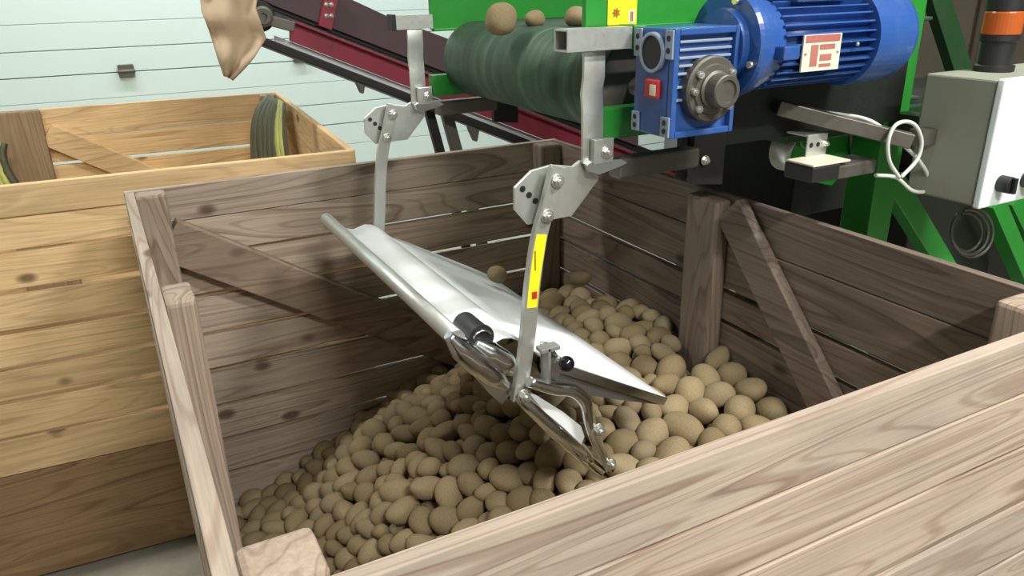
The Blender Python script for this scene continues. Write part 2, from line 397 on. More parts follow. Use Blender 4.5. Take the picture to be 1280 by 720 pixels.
b = MB(); boards(b, 'y', y0+T+.002, y1-T-.002, x1-T, x1, BRr, [.002, .013, .013, .013, .013, .012, .012, .012]); b.build('side_wall', 'shaded_y', mc, .0016)
ix0, ix1, iy0, iy1 = x0+T+.001, x1-T-.001, y0+T+.001, y1-T-.001
def post(xa, xb, ya, yb, zt, name='corner_post', mat='wood_z', lab=None, par=mc):
    MB().box(xa, xb, ya, yb, FZ+.12, zt).build(name, mat, par, .008, lab)
post(ix0, ix0+.072, iy0, iy0+.07, -.474)
post(ix0, ix0+.072, iy1-.055, iy1, -.481)
post(ix1-.075, ix1, iy1-.06, iy1, -.481, mat='shaded_z')
post(ix1-.075, ix1, iy0, iy0+.09, -.481)
post(ix0, ix0+.05, 1.30, 1.405, -.483, 'middle_post')
post(ix1-.045, ix1, 1.315, 1.425, -.486, 'middle_post', 'shaded_z')
# diagonal braces
def brace(p, q, wd, th, side, par=mc, mat='wood_z'):
    MB().bar(p, q, th, wd, (0, 0, 1)).build('diagonal_brace', mat, par, .003)
brace((.085, iy1-.023, -.606), (.92, iy1-.023, -1.145), .112, .045, 'y', mat='brace_wood')
brace((ix1-.016, 1.30, -.50), (ix1-.016, .70, -1.135), .085, .03, 'x', mat='shaded_y')
# base deck and bearers
b = MB()
for i in range(12): b.box(x0+.001, x1-.001, y0+i*.1367+.001, y0+i*.1367+.13, -1.625, -1.60)
b.build('base_deck', 'wood_x', mc, .002)
for yy in (y0, (y0+y1)/2-.05, y1-.1): MB().box(x0, x1, yy+.001, yy+.099, FZ, -1.626).build('bearer', 'wood_x', mc, .004)
b = MB()
for (xa, xb, ya, yb) in ((x0, x1, y0, y0+T), (x0, x1, y1-T, y1)): b.box(xa, xb, ya, yb, -1.599, -1.370)
for (xa, xb, ya, yb) in ((x0, x0+T, y0+T, y1-T), (x1-T, x1, y0+T, y1-T)): b.box(xa, xb, ya, yb, -1.599, -1.370)
b.build('bottom_board', 'wood_x', mc, .003)

# pale crate behind and to the left: local coordinates, front right top corner at the origin
R4 = math.radians(-3.6)
pc = thing('pale_crate', (.665, 2.325, FZ), 'pale yellow pine slatted crate standing behind and left of the potato crate', 'crate', local=True, rotz=R4)
def lz(z): return z+FLOOR
W2, D2 = 1.98, 1.58
br2 = [lz(v) for v in (-.475, -.562, -.654, -.770, -.886, -.995, -1.097, -1.213, -1.335)]
g2 = [.004, .008, .019, .018, .019, .019, .018, .012]
b = MB(); boards(b, 'x', -W2, 0, 0, .022, br2, g2); b.build('side_wall', 'pine_x', pc, .003)
bb = [lz(v) for v in (-.475, -.60, -.715, -.83, -.95, -1.06, -1.18, -1.30)]
b = MB(); boards(b, 'x', -W2, 0, D2-.022, D2, bb, [.004, .014, .012, .01, .01, .01, .01]); b.build('side_wall', 'pine_x', pc, .003)
b = MB(); boards(b, 'y', .023, D2-.023, -.022, 0, bb, [.004, .01, .01, .01, .01, .01, .01]); b.build('side_wall', 'pine_y', pc, .003)
b = MB(); boards(b, 'y', .023, D2-.023, -W2, -W2+.022, bb, [.004, .01, .01, .01, .01, .01, .01]); b.build('side_wall', 'pine_y', pc, .003)
for xa in (-.095, -W2+.025):
    for ya in (.023, D2-.093): MB().box(xa, xa+.07, ya, ya+.07, .12, lz(-.478)).build('corner_post', 'pine_z', pc, .006)
MB().box(-1.22, -1.005, D2-.075, D2-.023, .12, lz(-.472)).build('middle_post', 'pine_z', pc, .008, 'grey-brown inner post')
MB().bar((-1.0, D2-.038, lz(-.58)), (-.10, D2-.038, lz(-1.15)), .026, .10).build('diagonal_brace', 'pine_x', pc, .003)
b = MB().box(-W2, 0, .03, D2-.03, .33, .36); b.build('base_deck', 'base_wood', pc, .002)
MB().box(-W2+.01, -.01, .012, .06, .03, lz(-1.338)).build('base_board', 'base_wood', pc, .004, 'brown base board')
for ya in (.07, D2/2-.05, D2-.1): MB().box(-W2+.02, -.02, ya, ya+.09, 0, .329).build('bearer', 'base_wood', pc, .004)

# folded sheeting hanging in the pale crate
def sheet(top, bot, folds, label, seed, stripes, depth=.05):
    """a curtain of pleats: each pleat a thin curved strip from the rim down into the crate"""
    rg = random.Random(seed); t = thing('plastic_sheet', bot[0], label, 'sheeting')
    T0, T1, B0, B1 = [np.array(q) for q in (*top, *bot)]
    for k in range(folds):
        u0, u1 = (k-.25)/folds, (k+1.15)/folds; n = 12; v = []; f = []
        for i in range(n+1):
            w_ = i/n; lift = .035*math.sin(math.pi*min(1, w_*1.2))*(1-u0*.8)
            for j, u in enumerate((u0, (u0+u1)/2, u1)):
                p = (T0*(1-u)+T1*u)*(1-w_)+(B0*(1-u)+B1*u)*w_+np.array([-.03*math.sin(math.pi*w_), 0, lift])
                p = p+np.array([0, -1, .25])*(.028 if j == 1 else 0)*(.4+.6*w_)+np.array([0, rg.uniform(-.004, .004), 0]); v.append(p)
        for i in range(n):
            for j in range(2): a = i*3+j; f.append((a, a+1, a+4, a+3))
        m_ = MB(); m_._add(v, f, True); o = m_.build('fold', stripes[k % len(stripes)], t)
        md = o.modifiers.new('thickness', 'SOLIDIFY'); md.thickness = .004
sheet(((.685, 3.74, -.462), (.682, 3.38, -.462)), (at(316, 206, y=3.56), (.668, 3.12, -.90)), 8,
      'folded olive and yellow plastic sheeting hanging in the far right corner of the pale crate', 3, ['olive', 'olive', 'olive', 'olive', 'olive', 'lime', 'lime', 'olive'])
sheet((at(-8, 176, y=3.86), at(8, 180, y=3.86)), (at(6, 244, y=3.82), at(36, 244, y=3.82)), 3,
      'yellow-green plastic sheeting at the left edge inside the pale crate', 5, ['lime', 'lime', 'olive'])

# ------------------------------------------------------------------ green discharge conveyor
yN, yF = 1.12, 1.93
gm = thing('discharge_conveyor', (1.57, 1.5, FZ), 'green framed belt conveyor ending over the potato crate with a ribbed green belt roller', 'conveyor')
MB().prism([(.722, -.079), (.722, .015), (1.53, .015), (1.53, -.079)], 'y', yN, yN+.012).box(.722, 1.53, yN-.012, yN, -.079, -.073).build('side_plate', 'green', gm, .001)
MB().prism([(.779, -.112), (.779, .04), (1.62, .04), (1.62, -.112)], 'y', yF, yF+.012).box(.779, 1.62, yF-.02, yF, -.116, -.11).build('side_plate', 'green', gm, .001)
# belt round its end roller
cx, cz, r = .887, -.187, .088
prof = [(1.70, cz+r)]+[(cx+r*math.cos(a), cz+r*math.sin(a)) for a in np.linspace(math.pi/2, 1.5*math.pi, 28)]+[(1.70, cz-r)]
MB().strip(prof, 'y', 1.195, 1.90, .008).build('belt', 'belt', gm)
MB().cyl((cx, 1.20, cz), (cx, 1.895, cz), r-.006, n=40).cyl((cx, 1.10, cz), (cx, 1.93, cz), .018, n=16).build('roller', 'dark_steel', gm)
# lower frame rails, near and far, and cross members below the belt
MB().box(.757, .93, yN, yN+.03, -.262, -.209).build('frame_rail', 'green', gm, .002)
MB().box(.763, 1.7, yF-.03, yF, -.276, -.222).build('frame_rail', 'green', gm, .002)
MB().box(.93, 1.53, yN-.006, yN-.001, -.30, -.081).build('shade_web', 'black_body', gm)  # black sheet put in for the shade beside the rail
MB().box(1.25, 1.70, yN+.04, yF-.04, -.33, -.285).build('belt_bed', 'dark_green', gm, .003)
# arms of square tube that carry the chute
def sqtube(mb, xa, xb, y0_, y1_, z0_, z1_, t=.003):
    mb.box(xa, xb, y0_, y1_, z1_-t, z1_); mb.box(xa, xb, y0_, y1_, z0_, z0_+t)
    mb.box(xa, xb, y0_, y0_+t, z0_+t, z1_-t); mb.box(xa, xb, y1_-t, y1_, z0_+t, z1_-t); return mb
sqtube(MB(), .662, .785, 1.078, 1.118, -.107, -.073).build('chute_arm', 'galv', gm, label='galvanised square tube arm')
MB().box(.786, .812, 1.075, 1.12, -.109, -.071).build('arm_socket', 'green', gm, .002)
sqtube(MB(), .676, .778, 1.915, 1.955, -.108, -.075).build('chute_arm', 'galv', gm, label='galvanised square tube arm')
MB().box(.672, .680, 1.912, 1.958, -.111, -.072).build('end_cap', 'black', gm, .001)
# machine body, columns and braces
MB().prism([(1.95, FZ), (1.95, -.50), (1.80, -.34), (2.3, -.34), (2.5, FZ)], 'y', 1.33, 1.98).build('machine_body', 'black_body', gm, .006)
MB().box(2.6, 3.7, 1.7, 2.2, FZ, -.42).build('dark_filler_box', 'black_body', gm, .006)  # black box added to darken the gap behind the machine
MB().box(1.55, 1.95, 1.40, 1.88, -.60, -.34).build('hopper_box', 'black_body', gm, .006)
MB().box(1.533, 1.610, 1.15, 1.23, FZ, .55).build('column', 'green', gm, .003)
MB().box(1.62, 1.70, 1.85, 1.93, FZ, .55).build('column', 'dark_green', gm, .003)
MB().bar(at(1112, 225, y=1.19), at(1215, 395, y=1.19), .04, .055, (0, 0, 1)).build('diagonal_strut', 'green', gm, .002)
MB().bar(at(1165, -20, y=1.32), at(1212, 130, y=1.32), .03, .06, (0, 0, 1)).build('diagonal_strut', 'dark_green', gm, .002)
MB().bar(at(1238, 250, y=1.25), at(1290, 370, y=1.25), .05, .05, (0, 0, 1)).build('diagonal_strut', 'green', gm, .002)
MB().bar(at(1262, 245, y=1.32), at(1330, 385, y=1.32), .05, .06, (0, 0, 1)).build('diagonal_strut', 'green', gm, .002)
MB().prism([at(a, c, y=1.26)[::2] for a, c in ((1008, 118), (1052, 108), (1082, 152), (1020, 150))], 'y', 1.26, 1.27).build('gusset_plate', 'green', gm, .001)
MB().prism([at(a, c, y=1.24)[::2] for a, c in ((982, 158), (1062, 164), (1064, 205), (1040, 232), (1008, 226), (984, 196))], 'y', 1.24, 1.25).build('gusset_plate', 'green', gm, .001)
g = at(1002, 190, y=1.20); 
MB().strip([(g[0]-.005+.05*math.cos(a), g[2]+.045*math.sin(a)) for a in np.linspace(math.radians(120), math.radians(262), 14)], 'y', 1.18, 1.24, .003).build('curved_guard', 'galv', gm)
k_ = at(1029, 178, y=1.18)
MB().lathe((k_[0], 1.245, k_[2]), (0, -1, 0), [(0, .022), (.02, .022), (.022, .018), (.045, .018), (.047, .011), (.06, .010)], 24).build('round_knob', 'green', gm)
# warning sticker on the near plate
s0 = at(760, -2, y=yN-.001); s1 = at(795, 33, y=yN-.001)
st = MB().box(s0[0], s1[0], yN-.0016, yN-.0002, s1[2]+.004, s0[2]+.004).build('warning_sticker', 'yellow', gm, label='yellow warning sticker')
cxs, czs = s0[0]*.72+s1[0]*.28, (s0[2]+s1[2])/2
star = [(cxs+(.009 if i % 2 else .005)*math.cos(i*math.pi/7), czs+(.009 if i % 2 else .005)*math.sin(i*math.pi/7)) for i in range(14)]
MB().prism(star, 'y', yN-.0022, yN-.0017).build('printed_mark', 'label_brown', st)
MB().box(s1[0]-.017, s1[0]-.004, yN-.0022, yN-.0017, czs-.016, czs+.004).build('printed_panel', 'cream_label', st)
MB().box(s1[0]-.013, s1[0]-.011, yN-.0027, yN-.0023, czs-.014, czs+.001).box(s1[0]-.010, s1[0]-.008, yN-.0027, yN-.0023, czs-.014, czs+.001).build('printed_figure', 'label_brown', st)
# dark arm carrying switch and control box, with its cable
p0, p1 = at(972, 134, y=1.10), at(1138, 176, y=.95)
MB().bar(p0, p1, .03, .028).build('switch_arm', 'dark_steel', gm, .002)

# ------------------------------------------------------------------ steel drop chute
ch = thing('drop_chute', (.66, 1.5, -.93), 'shiny steel drop chute hanging on two flat straps over the potatoes', 'chute')
def hexbolt(par, x, y, z, r=.008, ln=.008, name='bolt'):
    MB().cyl((x, y, z), (x, y-.0025, z), r*1.35, n=20).cyl((x, y-.0025, z), (x, y-ln, z), r, n=6, sm=False).cyl((x, y-ln, z), (x, y-ln-.004, z), r*.5, n=12).build(name, 'bolt', par, .0006)
def plates(y, xs=0.0):
    P = [(643, 235), (665, 213), (690, 206), (716, 208), (725, 201), (748, 199), (748, 225), (715, 270), (660, 281), (643, 262)]
    poly = [(at(a, c, y=1.10)[0]+xs, at(a, c, y=1.10)[2]) for a, c in P]
    return MB().prism(poly[::-1], 'y', y, y+.006)
for i, y in enumerate((1.10, 1.925)):
    xs = 0 if i == 0 else .006
    pl = plates(y, xs).build('bracket_plate', 'galv', ch, .001)
    # upper flat strap, slight joggle as pressed
    MB().strip([(y-.004, -.109), (y-.004, -.15), (y+.002, -.175), (y-.002, -.205), (y-.004, -.292)], 'x', .703+xs, .744+xs, .006, True).build('hanger_strap', 'galv', ch, .0008)
    # block with bolt at the strap foot
    MB().box(.716+xs, .755+xs, y-.022, y-.009, -.292, -.250).build('clamp_block', 'galv', ch, .001)
    hexbolt(ch, .741+xs, y-.022, -.273, .0085)
    for hx, hz in ((-.008, .012), (.004, .0), (.016, -.012)):
        MB().cyl((.598+xs+hx, y-.0006, -.333+hz), (.598+xs+hx, y-.0002, -.333+hz), .0055, n=16).build('bolt_hole', 'black', pl)
    # hanging arm, a gently bent flat bar with its wide face to the crate front
    pts = [(.648, -.286), (.630, -.345), (.612, -.40), (.598, -.48), (.589, -.56), (.579, -.63), (.566, -.700)]
    sp = [p for p in smooth_path([(a, c, 0) for a, c in pts], 5)]
    arm = MB().strip([(p[0]+xs, p[1]) for p in sp], 'y', y-.020, y-.014, .030, False).build('hanging_arm', 'galv', ch, .0008)
    MB().strip([(p[0]+xs-.014, p[1]) for p in sp], 'y', y-.026, y-.014, .004, False).build('arm_edge', 'galv', arm)
    hexbolt(ch, .645+xs, y-.021, -.311, .009); hexbolt(ch, .625+xs, y-.021, -.368, .009)
    # square tube running back to the machine
    MB().box(.775+xs, .955, y-.012, y+.022, -.328, -.291).build('support_tube', 'dark_steel', ch, .005, 'grimy dark support tube')
    MB().prism([(.705+xs, -.292), (.72+xs, -.285), (.775+xs, -.289), (.79+xs, -.298), (.775+xs, -.303), (.73+xs, -.312), (.71+xs, -.305)], 'y', y-.018, y-.006).build('tube_tongue', 'steel', ch, .001)
    MB().prism([(.945, -.36), (.945, -.265), (1.02, -.25), (1.02, -.37)], 'y', y-.0055, y+.01).build('mounting_lug', 'black', ch, .001)
hexbolt(ch, .968, 1.09, -.316, .007)
# yellow label on the near hanging arm
sp_l = [(p[0], p[1]) for p in smooth_path([(.6125, -.398, 0), (.606, -.435, 0), (.598, -.48, 0), (.592, -.528, 0)], 4)]
lab = MB().strip(sp_l, 'y', 1.0792, 1.0796, .024, False).build('label_strip', 'yellow', ch, label='yellow label strip with red print')
MB().box(.594, .604, 1.0784, 1.0790, -.512, -.499).build('printed_mark', 'label_red', lab)
MB().box(.600, .602, 1.0784, 1.0790, -.46, -.425).build('printed_line', 'label_brown', lab)
# slide: rolled lip, humped sheet, then the flat flap that tips to the right
lip = [(.452+.014*math.cos(a), -.556+.014*math.sin(a)) for a in np.linspace(-math.pi*.6, math.pi*.80, 12)][::-1]
hump = [(.466, -.560), (.482, -.575), (.50, -.589), (.517, -.594), (.533, -.590), (.548, -.586), (.566, -.589), (.584, -.600), (.60, -.615), (.622, -.640)]
MB().strip([(.452+.015*math.cos(a), -.556+.015*math.sin(a)) for a in np.linspace(math.radians(330), math.radians(-20), 18)][:0] + hump, 'y', 1.105, 1.90, .003).build('slide_plate', 'slide', ch)
MB().cyl((.452, 1.085, -.556), (.452, 1.905, -.556), .0155, n=24).build('rolled_lip', 'galv', ch)
MB().strip([(.612, -.628), (.66, -.654), (.74, -.700), (.83, -.752), (.905, -.797)], 'y', 1.085, 1.90, .003).build('flap_plate', 'slide', ch)
MB().strip([(.655, -.664), (.905, -.806)], 'y', 1.0825, 1.085, .018, False).build('flap_flange', 'steel', ch, .0005)
MB().prism([(.655, -.668), (.905, -.800), (.895, -.812), (.80, -.775), (.66, -.715), (.62, -.69)], 'y', 1.088, 1.091).build('flap_side', 'dark_steel', ch)
# rounded pressed end of the slide
def lobe(pts, rs, name, mat='steel', flat=None): return MB().tube(smooth_path(pts, 6), [float(np.interp(i/(6*(len(pts)-1)), np.linspace(0, 1, len(rs)), rs)) for i in range(6*(len(pts)-1)+1)], 18, True, True, flat).build(name, mat, ch)
lobe([(.437, 1.085, -.545), (.465, 1.085, -.585), (.51, 1.085, -.635), (.548, 1.085, -.678)], [.008, .019, .022, .020, .006], 'pressed_end')
lobe([(.487, 1.10, -.577), (.515, 1.095, -.602), (.545, 1.09, -.628), (.572, 1.09, -.66)], [.012, .022, .021, .006], 'pressed_end')
MB().cyl((.503, 1.098, -.572), (.503, 1.17, -.572), .0225, n=28).build('shaft_end', 'black', ch, .002)
MB().lathe((.503, 1.096, -.572), (0, 1, 0), [(0, .0228), (0, .0245), (.006, .0245)], 28).build('shaft_collar', 'black', ch)
MB().strip([(.503+.019*math.cos(a), -.575+.019*math.sin(a)) for a in np.linspace(.5, 2.7, 12)], 'y', 1.090, 1.0955, .003).build('clip_ring', 'steel', ch)
MB().prism([(.455, -.595), (.475, -.60), (.558, -.695), (.538, -.712), (.515, -.685)], 'y', 1.094, 1.098).build('end_web', 'steel', ch, .001)
# lower pan
pan = [(.560, -.680), (.60, -.728), (.65, -.790), (.70, -.852), (.757, -.918)]
MB().strip(pan, 'y', 1.10, 1.88, .003).build('lower_pan', 'slide', ch)
MB().tube([(p[0], 1.092, p[1]-.008) for p in pan], [.010, .015, .018, .018, .012], 16, True, True).build('pan_rail', 'steel', ch, label='blue-black polished rail under the pan')
MB().prism([(.585, -.694), (.60, -.703), (.66, -.757), (.70, -.80), (.708, -.825), (.700, -.842), (.688, -.838), (.655, -.798)], 'y', 1.080, 1.086).build('pan_cheek', 'slide', ch, .001)
hexbolt(ch, .572, 1.074, -.693, .010, .012)
# bent lever with bolts, upright bracket, knob
lobe([(.58, 1.07, -.665), (.632, 1.068, -.692), (.672, 1.066, -.708), (.700, 1.066, -.742), (.711, 1.066, -.79), (.738, 1.07, -.86), (.765, 1.072, -.915)], [.010, .0125, .0125, .0125, .0115, .011, .010], 'bent_lever')
hexbolt(ch, .722, 1.056, -.800, .010, .012); hexbolt(ch, .757, 1.06, -.892, .009)
MB().box(.615, .621, 1.06, 1.082, -.675, -.605).box(.602, .640, 1.06, 1.082, -.612, -.604).build('knob_bracket', 'galv', ch, .001)
MB().prism([(.612, -.600), (.630, -.605), (.665, -.66), (.64, -.695), (.615, -.68)], 'y', 1.083, 1.0865).build('lever_plate', 'steel', ch, .001)
hexbolt(ch, .636, 1.083, -.638, .008); hexbolt(ch, .628, 1.083, -.614, .006)
kc = at(708, 455, y=1.03)
MB().cyl((kc[0]-.004, 1.083, kc[2]), (kc[0], 1.03, kc[2]), .005, n=14).build('knob_stem', 'steel', ch)
MB().sphere(kc, .0145).build('ball_knob', 'knob', ch, label='black ball knob')

# ------------------------------------------------------------------ gear motor
gx0, gx1, gy0, gy1, gz0, gz1 = .788, .918, .972, 1.072, -.240, -.073
mo = thing('gear_motor', ((gx0+gx1)/2, 1.02, gz0), 'blue electric gear motor bolted to the near side of the green conveyor', 'motor')
mzc = -.107; myc = 1.022
hb = MB().box(gx0, gx1, gy0+.012, gy1, gz0, gz1)
hb.build('gearbox_housing', 'blue', mo, .004)
fr = MB()
fr.box(gx0, gx0+.010, gy0, gy0+.0115, gz0, gz1).box(gx1-.008, gx1, gy0, gy0+.0115, gz0, gz1)
fr.box(gx0+.0105, gx1-.0085, gy0, gy0+.0115, gz1-.010, gz1).box(gx0+.0105, gx1-.0085, gy0, gy0+.0115, gz0, gz0+.010)
fr.build('housing_rim', 'blue', mo, .0015)
fb = MB()
for k in range(4): fb.box(gx0+.014, gx1-.012, gy0+.004, gy0+.0115, gz1-.022-k*.012, gz1-.018-k*.012)
for k in range(3): fb.box(gx0+.012, gx0+.04, gy0+.004, gy0+.0115, gz1-.07-k*.02, gz1-.066-k*.02)
fb.build('cooling_rib', 'worn_edge', mo, .0008)
for (ya, yb, za, zb) in ((gy0+.001, gy0+.02, gz1-.045, gz1-.002), (gy1-.02, gy1-.001, gz1-.045, gz1-.002), (gy0+.001, gy0+.022, gz0+.002, gz0+.034), (gy1-.02, gy1-.001, gz0+.002, gz0+.034)):
    lg = MB().box(gx0-.004, gx0-.0002, ya, yb, za, zb).build('corner_lug', 'worn_edge', mo, .001)
    for q in (.3, .72): MB().cyl((gx0-.0046, (ya+yb)/2, za+(zb-za)*q), (gx0-.0042, (ya+yb)/2, za+(zb-za)*q), .0045, n=14).build('bolt_hole', 'black', lg)
cyv, czv = 1.022, -.110
MB().lathe((gx0-.0002, cyv, czv), (-1, 0, 0), [(0, .031), (.006, .031), (.007, .029), (.007, .026), (.003, .026)], 40).build('side_cover_ring', 'worn_edge', mo)
MB().cyl((gx0-.001, cyv, czv), (gx0-.0045, cyv, czv), .0255, n=36).build('side_cover', 'black', mo)
MB().box(gx0-.008, gx0-.0003, 1.00, 1.034, -.180, -.150).build('red_cap', 'label_red', mo, .003, 'red square cap')
MB().box(gx0-.0095, gx0-.0085, 1.003, 1.018, -.175, -.158).build('cap_sticker', 'cream_label', mo)
fx, fz = .862, -.167
MB().lathe((fx, gy0+.0115, fz), (0, -1, 0), [(0, .052), (.018, .052), (.021, .049), (.021, .040), (.024, .038), (.024, .028)], 48).build('output_flange', 'dark_steel', mo)
MB().lathe((fx, gy0-.0125, fz), (0, -1, 0), [(0, .030), (.004, .030), (.006, .026), (.028, .026), (.030, .024), (.030, .018), (.027, .017)], 40).build('shaft_cover', 'dark_steel', mo)
for a in (38, 142, 222, 318, 180): 
    bx, bz = fx+.041*math.cos(math.radians(a)), fz+.041*math.sin(math.radians(a))
    MB().cyl((bx, gy0-.0095, bz), (bx, gy0-.018, bz), .0055, n=16).cyl((bx, gy0-.018, bz), (bx, gy0-.0205, bz), .0028, n=6).build('bolt', 'bolt', mo)
# motor body along +x
MB().lathe((gx1+.0002, myc, mzc), (1, 0, 0), [(0, .058), (.012, .060), (.012, .084), (.020, .086), (.030, .086), (.032, .083), (.045, .082), (.050, .078), (.060, .077), (.062, .073), (.080, .071)], 56).build('motor_flange', 'blue', mo)
for a in (20, 110, 200, 290):
    MB().cyl((gx1+.004, myc+.074*math.cos(math.radians(a)), mzc+.074*math.sin(math.radians(a))), (gx1+.013, myc+.074*math.cos(math.radians(a)), mzc+.074*math.sin(math.radians(a))), .006, n=6).build('bolt', 'bolt', mo)
mx0, mx1 = gx1+.075, 1.212
body = MB().cyl((mx0, myc, mzc), (mx1, myc, mzc), .060, n=48)
for k in range(30):
    a = 2*math.pi*k/30
    if abs(((math.degrees(a)-90+180) % 360)-180) < 26: continue
    c, s_ = math.cos(a), math.sin(a)
    rr = .0765
    body.bar((mx0, myc+c*.066, mzc+s_*.066), (mx1, myc+c*.066, mzc+s_*.066), .0028, .021, (0, c, s_))
body.build('finned_body', 'blue', mo)
MB().lathe((1.205, myc, mzc), (1, 0, 0), [(0, .080), (0, .0845), (.075, .0845), (.095, .083), (.108, .078), (.116, .070), (.116, .02)], 56).build('fan_cowl', 'blue', mo)
MB().box(1.03, 1.155, myc-.055, myc+.055, mzc+.064, mzc+.125).build('terminal_box', 'blue', mo, .006)
MB().sphere(at(1072, 55, y=myc-.082), .0035, 8).build('cowl_screw', 'bolt', mo)
# nameplate faces the camera side of the motor
nx0, nx1 = at(1003, 60, y=myc-.078)[0], at(1050, 55, y=myc-.078)[0]; nz1, nz0 = -.092, -.150
npy = myc-.079
npl = MB().box(nx0, nx1, npy-.001, npy+.0022, nz0, nz1).build('nameplate', 'cream_label', mo, label='cream and red nameplate')
MB().box(nx0+.004, nx1-.004, npy-.0018, npy-.0011, nz1-.012, nz1-.001).build('printed_band', 'label_faded', npl)
MB().box(nx0+.018, nx0+.034, npy-.0018, npy-.0011, nz0+.008, nz1-.016).box(nx0+.038, nx1-.014, npy-.0018, npy-.0011, nz1-.024, nz1-.016).box(nx0+.040, nx1-.02, npy-.0018, npy-.0011, nz0+.016, nz0+.026).box(nx0+.040, nx1-.02, npy-.0018, npy-.0011, nz0+.006, nz0+.011).build('printed_lines', 'label_faded', npl)
for bx in (nx0+.006, nx1-.006): MB().sphere((bx, npy-.001, (nz0+nz1)/2), .0028, 6).build('rivet', 'bolt', npl)
MB().box(gx1+.05, gx1+.085, myc-.098, myc-.068, mzc-.02, mzc+.002).build('body_lug', 'blue', mo, .003)

# ------------------------------------------------------------------ limit switch, cables
ls0, ls1 = at(1006, 232, y=1.0), at(1092, 205, y=1.0)
ls = thing('limit_switch', (ls0[0], 1.02, ls0[2]), 'dark boxy limit switch with a silver top on a perforated steel bracket beside the motor', 'switch')
MB().box(ls0[0], ls0[0]+.072, .985, 1.055, ls0[2]+.006, ls0[2]+.036).build('switch_body', 'black', ls, .003)
MB().box(ls0[0]+.0725, ls1[0]-.004, .99, 1.05, ls0[2]+.003, ls0[2]+.030).build('switch_nose', 'dark_steel', ls, .004)
MB().box(ls0[0]+.002, ls0[0]+.10, .987, 1.053, ls0[2]+.0362, ls0[2]+.040).build('top_plate', 'cream_label', ls, .001)
bk = MB().box(ls0[0]+.045, ls0[0]+.098, 1.045, 1.049, ls0[2]+.0402, ls0[2]+.082).box(ls0[0]+.045, ls0[0]+.098, 1.0492, 1.10, ls0[2]+.078, ls0[2]+.082).build('mounting_bracket', 'galv', ls, .001)
for q in (.055, .073): MB().cyl((ls0[0]+q, 1.0445, ls0[2]+.062), (ls0[0]+q, 1.0449, ls0[2]+.062), .005, n=14).build('bolt_hole', 'black', bk)
hexbolt(ls, ls0[0]+.089, 1.045, ls0[2]+.062, .006)
def P3(l, y): return [at(a, c, y=yy) for (a, c), yy in zip(l, y if isinstance(y, list) else [y]*len(l))]
loop = [(1094, 219), (1120, 222), (1140, 238), (1158, 238), (1160, 220), (1148, 200), (1130, 182), (1115, 168)]
cb = MB().tube(smooth_path(P3(loop, [1.0, .99, .97, .96, .96, .97, .98, .99]), 8), .0038, 10)
lp2 = [(1126, 222), (1146, 200), (1152, 178), (1145, 158), (1132, 152), (1118, 158), (1110, 178), (1112, 202), (1124, 222)]
cb.tube(smooth_path(P3(lp2, .955), 8), .0038, 10)
cb.tube(smooth_path(P3([(1000, 138), (1050, 143), (1085, 150), (1112, 166)], [1.08, 1.04, 1.0, .98]), 8), .0038, 10)
one(cb, 'looped_cable', 'cable', 'off-white cable looped beside the control box', 'cable')
cc = MB()
for k, (dx, dr_) in enumerate(((0, 0), (3, 3), (-4, -4))):
    cxp, cyp = 1212+dx, 290
    cc.tube([at(cxp+(23+dr_)*math.cos(a), cyp+(28+dr_)*math.sin(a), y=1.03+.01*k) for a in np.linspace(-1.9, 4.0, 40)], .0032, 8)
one(cc, 'coiled_cable', 'black_cable', 'dark grey cable hanging in a coil under the control box', 'cable')

# ------------------------------------------------------------------ control box and beacon
bx0, bz0, bz1 = 1.432, -.420, -.184
cbx = thing('control_box', (1.6, .9, bz0), 'steel control box with a brightened door, shaded sides and black knobs', 'control box')
MB().box(bx0, 1.80, .858, 1.00, bz0+.002, bz1).build('housing', 'box_side', cbx, .004)
MB().box(bx0-.003, 1.803, .843, .857, bz0, bz1+.003).build('door_panel', 'box_front', cbx, .003)
for px, py in ((1250, 229), (1281, 224)):
    q = at(px, py, y=.843)
    MB().cyl((q[0], .8428, q[2]), (q[0], .820, q[2]), .016, n=28).box(q[0]-.004, q[0]+.004, .812, .8199, q[2]-.015, q[2]+.015).build('rotary_knob', 'black', cbx, .001)
q = at(1279, 228, y=.843); MB().box(q[0]+.0, q[0]+.012, .8105, .8118, q[2]-.010, q[2]+.0).build('red_button', 'label_red', cbx)
bracketp = MB().bar((1.39, .97, -.30), (1.432, .97, -.30), .03, .03).build('mounting_arm', 'dark_steel', cbx)
MB().box(1.55, 1.60, 1.0005, 1.148, -.34, -.29).build('mounting_bar', 'dark_green', cbx)
bc = at(1243, 80, y=.95); bcx = bc[0]; br_ = .0335
bl = thing('beacon_lamp', (bcx, .95, bz1), 'amber beacon lamp on a black base standing on the control box', 'lamp')
za = bz1+.001; zb = at(1240, 44, y=.95)[2]; zc = at(1240, 14, y=.95)[2]
MB().lathe((bcx, .95, za), (0, 0, 1), [(0, .036), (.01, .036), (.012, .030), (zb-za-.014, .030), (zb-za-.01, .034), (zb-za, .034)], 36).build('lamp_base', 'black', bl)
am, nt, bs = newmat('amber_lens'); bs.inputs['Base Color'].default_value = (.5, .11, .02, 1); bs.inputs['Roughness'].default_value = .25; bs.inputs['Transmission Weight'].default_value = .15
MB().lathe((bcx, .95, zb+.0005), (0, 0, 1), [(0, .033), (.002, .0345), (zc-zb-.004, .0345), (zc-zb-.001, .033)], 36).build('amber_lens', am, bl, label='amber lens ring')
MB().lathe((bcx, .95, zc), (0, 0, 1), [(0, .034), (.02, .034), (.045, .030), (.05, .02)], 36).build('lamp_cap', 'black', bl)

